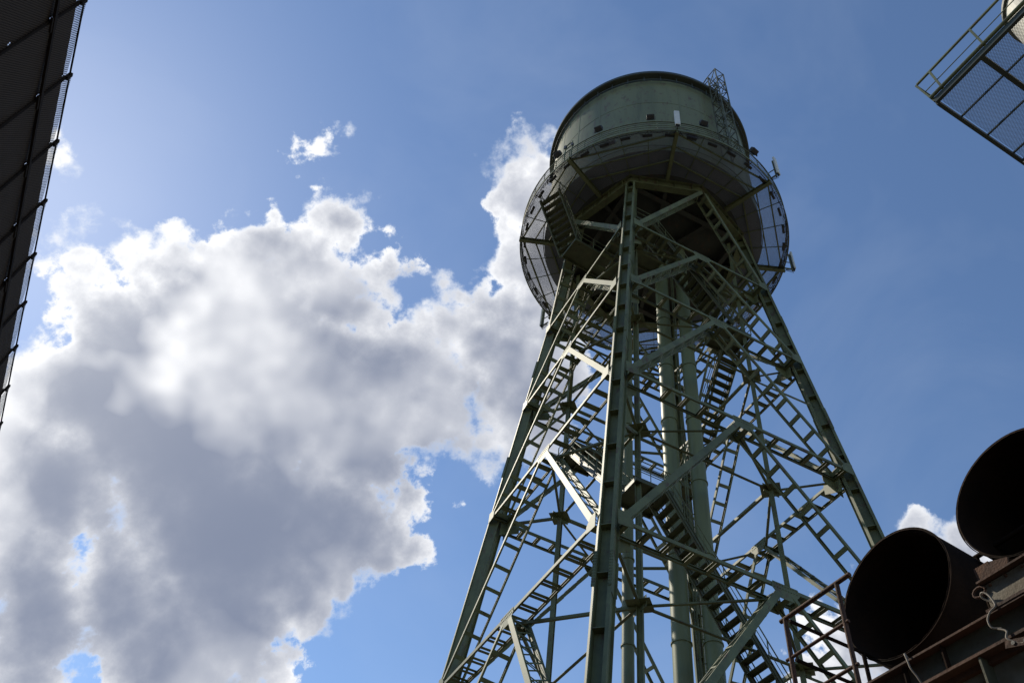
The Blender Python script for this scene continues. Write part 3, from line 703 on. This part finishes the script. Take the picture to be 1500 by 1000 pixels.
for a in (-.1, .82, 1.7, 2.5, 3.3): mb = MB(); girder_box(mb, a, a + .016, -.03, -.78, -.24, .10, GP); mb.build('stiffener', M_GIRD, gir)
for a in (.2, .55, 1.25, 1.5, 2.1): mb = MB(); girder_box(mb, a, a + .012, -.03, -.213, -.017, .045, GP); mb.build('stiffener', M_RUSTD, gir)
for a in (.05, .45, 1.1, 1.4):
    mb = MB()
    mb.tube([gg(a, .02, -.34) - GP, gg(a, -.005, -.34) - GP], .018, 6); mb.build('rivet', M_RUST, gir)
mb = MB()
for a in (-.9, 2.0, 5.6):
    for b in (.55,): mb.bar(gg(a, b, -5.2) - GP, gg(a, b, -.7) - GP, .3, .3, GD)
mb.build('support_post', M_RUSTD, gir)
mb = MB()
for a in (-.8, .4, 1.6, 2.8, 4.0, 5.2): mb.bar(gg(a, .14, -.35) - GP, gg(a, 3.0, -.35) - GP, .12, .3)
girder_box(mb, -.9, 6, 3.0, -.62, 0, .1, GP); mb.build('cross_member', M_RUSTD, gir)
def pipe_end(name_label, c, rad, ln, el, flange=True):
    c = Vector(c); ax = (PD * math.cos(R(el)) + EZ * math.sin(R(el))).normalized(); t = empty('steel_pipe', name_label, 'pipe', 'big open pipe ends', c)
    rot = ax.to_track_quat('Z', 'Y').to_matrix().to_4x4()
    mb = MB(); n = 72; e = .014
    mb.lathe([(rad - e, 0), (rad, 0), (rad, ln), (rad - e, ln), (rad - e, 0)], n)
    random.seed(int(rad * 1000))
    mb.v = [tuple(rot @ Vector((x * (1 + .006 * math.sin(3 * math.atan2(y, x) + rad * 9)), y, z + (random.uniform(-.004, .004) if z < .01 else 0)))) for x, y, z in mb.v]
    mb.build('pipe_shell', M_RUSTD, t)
    mb = MB(); mb.lathe([(.02, ln - .03), (rad - .02, ln - .03)], n); mb.v = [tuple(rot @ Vector(v)) for v in mb.v]; mb.build('end_plate', M_RUSTD, t)
    mb = MB(); mb.lathe([(rad + .002, 0), (rad + .010, 0), (rad + .010, .012), (rad + .002, .012)], n, smooth=False); mb.v = [tuple(rot @ Vector(v)) for v in mb.v]; mb.build('cut_rim', M_RUSTD, t)
    return t, rot, rad
PA = Vector((2.10, -25.86, 6.67)); PB = Vector((3.175, -26.60, 7.25))
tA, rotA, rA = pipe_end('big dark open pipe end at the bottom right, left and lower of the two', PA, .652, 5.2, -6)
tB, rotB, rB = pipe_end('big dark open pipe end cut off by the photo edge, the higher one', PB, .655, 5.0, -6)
def ang_of(rot, dirv):                                       # angle round the pipe for a direction
    v = rot.inverted().to_3x3() @ Vector(dirv); return math.atan2(v.y, v.x)
def lug(t, rot, rad, a, z0, z1, n=4):                        # seam flange along the pipe with a row of bolts
    r3 = rot.to_3x3(); er = r3 @ Vector((math.cos(a), math.sin(a), 0)); et = r3 @ Vector((-math.sin(a), math.cos(a), 0)); ez = r3 @ Vector((0, 0, 1))
    mb = MB(); c = er * (rad + .045) + ez * (z0 + z1) / 2
    for k in (-1, 1): mb.box(c + et * k * .016, ez, er, et, z1 - z0, .12, .026)
    mb.box(c - er * .03, ez, er, et, z1 - z0 + .1, .05, .08)
    f = mb.build('seam_flange', M_RUST, t, .006)
    for u in range(n):
        mb = MB(); p_ = er * (rad + .055) + ez * (z0 + (z1 - z0) * (u + .5) / n); mb.tube([p_ - et * .085, p_ + et * .085], .034, 6); mb.build('bolt', M_RUSTO, f)
lug(tA, rotA, rA, ang_of(rotA, GD * .94 + EZ * .34), .60, 1.22); lug(tA, rotA, rA, ang_of(rotA, -GD * .75 - EZ * .66), .62, 1.30)
lug(tB, rotB, rB, ang_of(rotB, GD * .75 + EZ * .66), .62, 1.30); lug(tB, rotB, rB, ang_of(rotB, -GD * .6 - EZ * .8), .70, 1.35)
# saddles under the pipes
for c, rad, lbl in ((PA, .665, 'dark steel saddle block under the lower open pipe end'), (PB, .655, 'dark steel saddle block under the higher open pipe end')):
    t = empty('pipe_saddle', lbl, 'saddle', None, (c.x, c.y, GP.z))
    for k, off in enumerate((.25, 3.2)):
        mb = MB(); zt_ = c.z - rad * .72 - off * .1 - GP.z; n = 10; q = []
        for u in range(n + 1):
            x = -.5 + u / n; q.append((x, c.z - off * math.tan(R(6)) - math.sqrt(max(.01, (rad + .01) ** 2 - x * x)) - GP.z))
        top = [GD * x + PD * off + EZ * z for x, z in q]; bot = [GD * x + PD * off for x, z in q]
        w = PD * .08
        fs = [];  vs = top + bot + [v + w for v in top] + [v + w for v in bot]; m_ = n + 1
        for u in range(n): fs += [(u, u + 1, m_ + u + 1, m_ + u), (2 * m_ + u, 3 * m_ + u, 3 * m_ + u + 1, 2 * m_ + u + 1), (u, 2 * m_ + u, 2 * m_ + u + 1, u + 1)]
        mb.add(vs, fs); mb.box(PD * (off + .04) + EZ * .03, GD, PD, EZ, 1.0, .22, .06); mb.build('cradle', M_RUSTD, t)
# brown brackets between the pipes
t = empty('rusty_bracket', 'orange rusty channel bracket wedged between the two pipe ends', 'bracket', None, gg(.34, 1.12, 1.22))
mb = MB(); mb.box((0, 0, 0), GD, PD, EZ, .15, .02, .13); mb.box(GD * .15 + EZ * -.035, (GD * .95 - EZ * .3).normalized(), PD, (EZ * .95 + GD * .3).normalized(), .17, .02, .13); mb.build('channel_plate', M_RUSTO, t)
mb = MB(); mb.tube([GD * .16 + EZ * -.10 - PD * .02, GD * .20 + EZ * -.16 - PD * .04, GD * .27 + EZ * -.17 - PD * .03, GD * .30 + EZ * -.13 - PD * .02], .018, 8); mb.build('hook', M_RUST, t)
# grey plate standing on the girder
t = empty('junction_plate', 'stained grey steel plate box standing on the girder at the right edge', 'plate', None, gg(1.0, -.02, 0))
mb = MB(); mb.box(GD * .42 + EZ * .125, GD, PD, EZ, .84, .02, .20); mb.build('face_plate', M_GREYP, t, .006)
mb = MB(); mb.box(GD * -.008 + EZ * .12 + PD * .07, GD, PD, EZ, .016, .16, .20); mb.build('end_plate', M_RUSTD, t, .004)
mb = MB(); mb.box(GD * .42 + EZ * .235 - PD * .02, GD, PD, EZ, .86, .07, .014); mb.build('top_angle', M_RUST, t)
mb = MB(); mb.box(GD * .42 + EZ * .012 - PD * .03, GD, PD, EZ, .86, .06, .02); mb.build('foot_angle', M_RUST, t)
for k in range(3): mb = MB(); mb.tube([GD * (.06 + .13 * k) - PD * .025 + EZ * .20, GD * (.06 + .13 * k) + EZ * .20], .010, 6); mb.build('bolt', M_RUSTO, t)
mb = MB(); mb.tube([GD * (-.03 + .05 * math.cos(q)) - PD * .02 + EZ * (.19 + .035 * math.sin(q)) for q in [k * .55 for k in range(12)]], .009, 6); mb.build('shackle', M_RUST, t)
# pale looping cables
def cable(label, pts, r):
    m = MB(); m.tube(pts, r, 8); o = m.build('hanging_cable', M_CABLE); tag(o, label, 'cable', 'pale cables on the girder'); return o
def spl(pts, n=8):
    pts = [Vector(p) for p in pts]; out = []
    for i in range(len(pts) - 1):
        p0, p1, p2, p3 = pts[max(i - 1, 0)], pts[i], pts[i + 1], pts[min(i + 2, len(pts) - 1)]
        for u in range(n):
            t_ = u / n; out.append(.5 * ((2 * p1) + (-p0 + p2) * t_ + (2 * p0 - 5 * p1 + 4 * p2 - p3) * t_ ** 2 + (-p0 + 3 * p1 - 3 * p2 + p3) * t_ ** 3))
    return out + [pts[-1]]
cable('pale cable bent in a loop down the edge of the stained grey plate', spl([gg(1.05, -.03, .06), gg(.985, -.05, .13), gg(1.0, -.07, .155), gg(1.04, -.07, .12), gg(1.07, -.08, .02), gg(1.03, -.10, -.02), gg(1.0, -.11, -.07), gg(1.01, -.11, -.13), gg(1.06, -.09, -.15)]), .0068)
cable('thin dark grey cable end dangling below the girder flange at the right', spl([gg(1.04, -.10, -.15), gg(1.09, -.10, -.19), gg(1.08, -.11, -.24), gg(1.13, -.10, -.29), gg(1.17, -.10, -.31)]), .007)
cable('short pale cable end hooked over the girder near the bottom edge', spl([gg(.26, -.02, .02), gg(.285, -.09, .035), gg(.30, -.10, -.02), gg(.31, -.10, -.09), gg(.335, -.09, -.16), gg(.35, -.08, -.22)]), .0068)
# perforated strip on the girder face
t = empty('perforated_strip', 'rusty perforated steel strip lying across the girder face at the right edge', 'strip', None, gg(1.06, -.10, -.27))
sa = (GD * .9 - EZ * .25).normalized(); sb = PD.cross(sa)
mb = MB(); mb.box(sa * .22, sa, PD, sb, .46, .012, .05); mb.build('strip', M_RUST, t)
for k in range(5): mb = MB(); mb.tube([sa * (.05 + .085 * k) - PD * .006, sa * (.05 + .085 * k) - PD * .012], .014, 8); mb.build('bolt_head', M_DARK, t)
# red-brown guard rail
HR = [gg(-1.24 + .72 * k, .06, 0) for k in range(2)]
rl = empty('guard_rail', 'thin rusty red guard rail with two upright posts left of the lower pipe', 'railing', None, GP)
RA, RBp = Vector((1.05, -26.06, 6.24)), Vector((1.44, -26.60, 6.24))
rd = (RBp - RA).normalized(); base = 5.0
for p_ in (RA, RBp): mb = MB(); mb.tube([Vector((p_.x, p_.y, base)) - GP, p_ - GP], .021, 8); mb.build('post', M_RUST, rl)
for z, e in ((6.24, .03), (5.86, .0), (5.48, .0)):
    mb = MB(); a, b = RA - rd * .06, RBp + rd * (.16 if z > 6.2 else .04); mb.tube([Vector((a.x, a.y, z)) - GP, Vector((b.x, b.y, z)) - GP], .021 if z > 6.2 else .015, 8)
    mb.build('rail', M_RUST, rl)
rl2 = empty('guard_rail', 'dark rusty guard rail running away behind the red rail towards the lower pipe', 'railing', None, GP)
back = [RA + PD * (.05 + .85 * k) for k in range(4)]
for k, p_ in enumerate(back[1:]): mb = MB(); mb.tube([Vector((p_.x, p_.y, base)) - GP, p_ - GP], .02, 8); mb.build('post', M_RUSTD, rl2)
for z in (6.24, 5.86, 5.48): mb = MB(); mb.tube([Vector((back[0].x, back[0].y, z)) - GP, Vector((back[3].x, back[3].y, z)) - GP], .017, 8); mb.build('rail', M_RUSTD, rl2)
# small landing that carries the rails
t = empty('service_landing', 'rusty brown landing plate at the foot of the red guard rail', 'landing', None, GP)
mb = MB(); c = (RA + RBp) / 2; mb.box(Vector((c.x, c.y, 4.98)) + PD * 1.3 + GD * .2 - GP, GD, PD, EZ, 1.7, 2.7, .04); mb.box(Vector((c.x, c.y, 5.02)) + GD * .38 - PD * .03 - GP, GD, PD, EZ, .9, .02, .14); mb.build('floor_plate', M_RUST, t)
mb = MB(); mb.box(Vector((RBp.x, RBp.y, 5.10)) + GD * .14 - GP, GD, PD, EZ, .16, .10, .22); mb.build('kick_bracket', M_RUST, t)
# thin rails behind the pipes
t = empty('handrail_bars', 'two thin dark rail bars bridging the gap behind the two pipe ends', 'railing', None, gg(.6, 2.2, 0))
for z, w in ((2.02, .024), (1.62, .018)): mb = MB(); mb.tube([gg(-.2, 1.9, z) - gg(.6, 2.2, 0), gg(3.4, 1.9, z) - gg(.6, 2.2, 0)], w, 8); mb.build('rail', M_RUSTD, t)
for a in (-.15, 2.9): mb = MB(); mb.tube([gg(a, 1.9, -.3) - gg(.6, 2.2, 0), gg(a, 1.9, 2.02) - gg(.6, 2.2, 0)], .02, 8); mb.build('post', M_RUSTD, t)
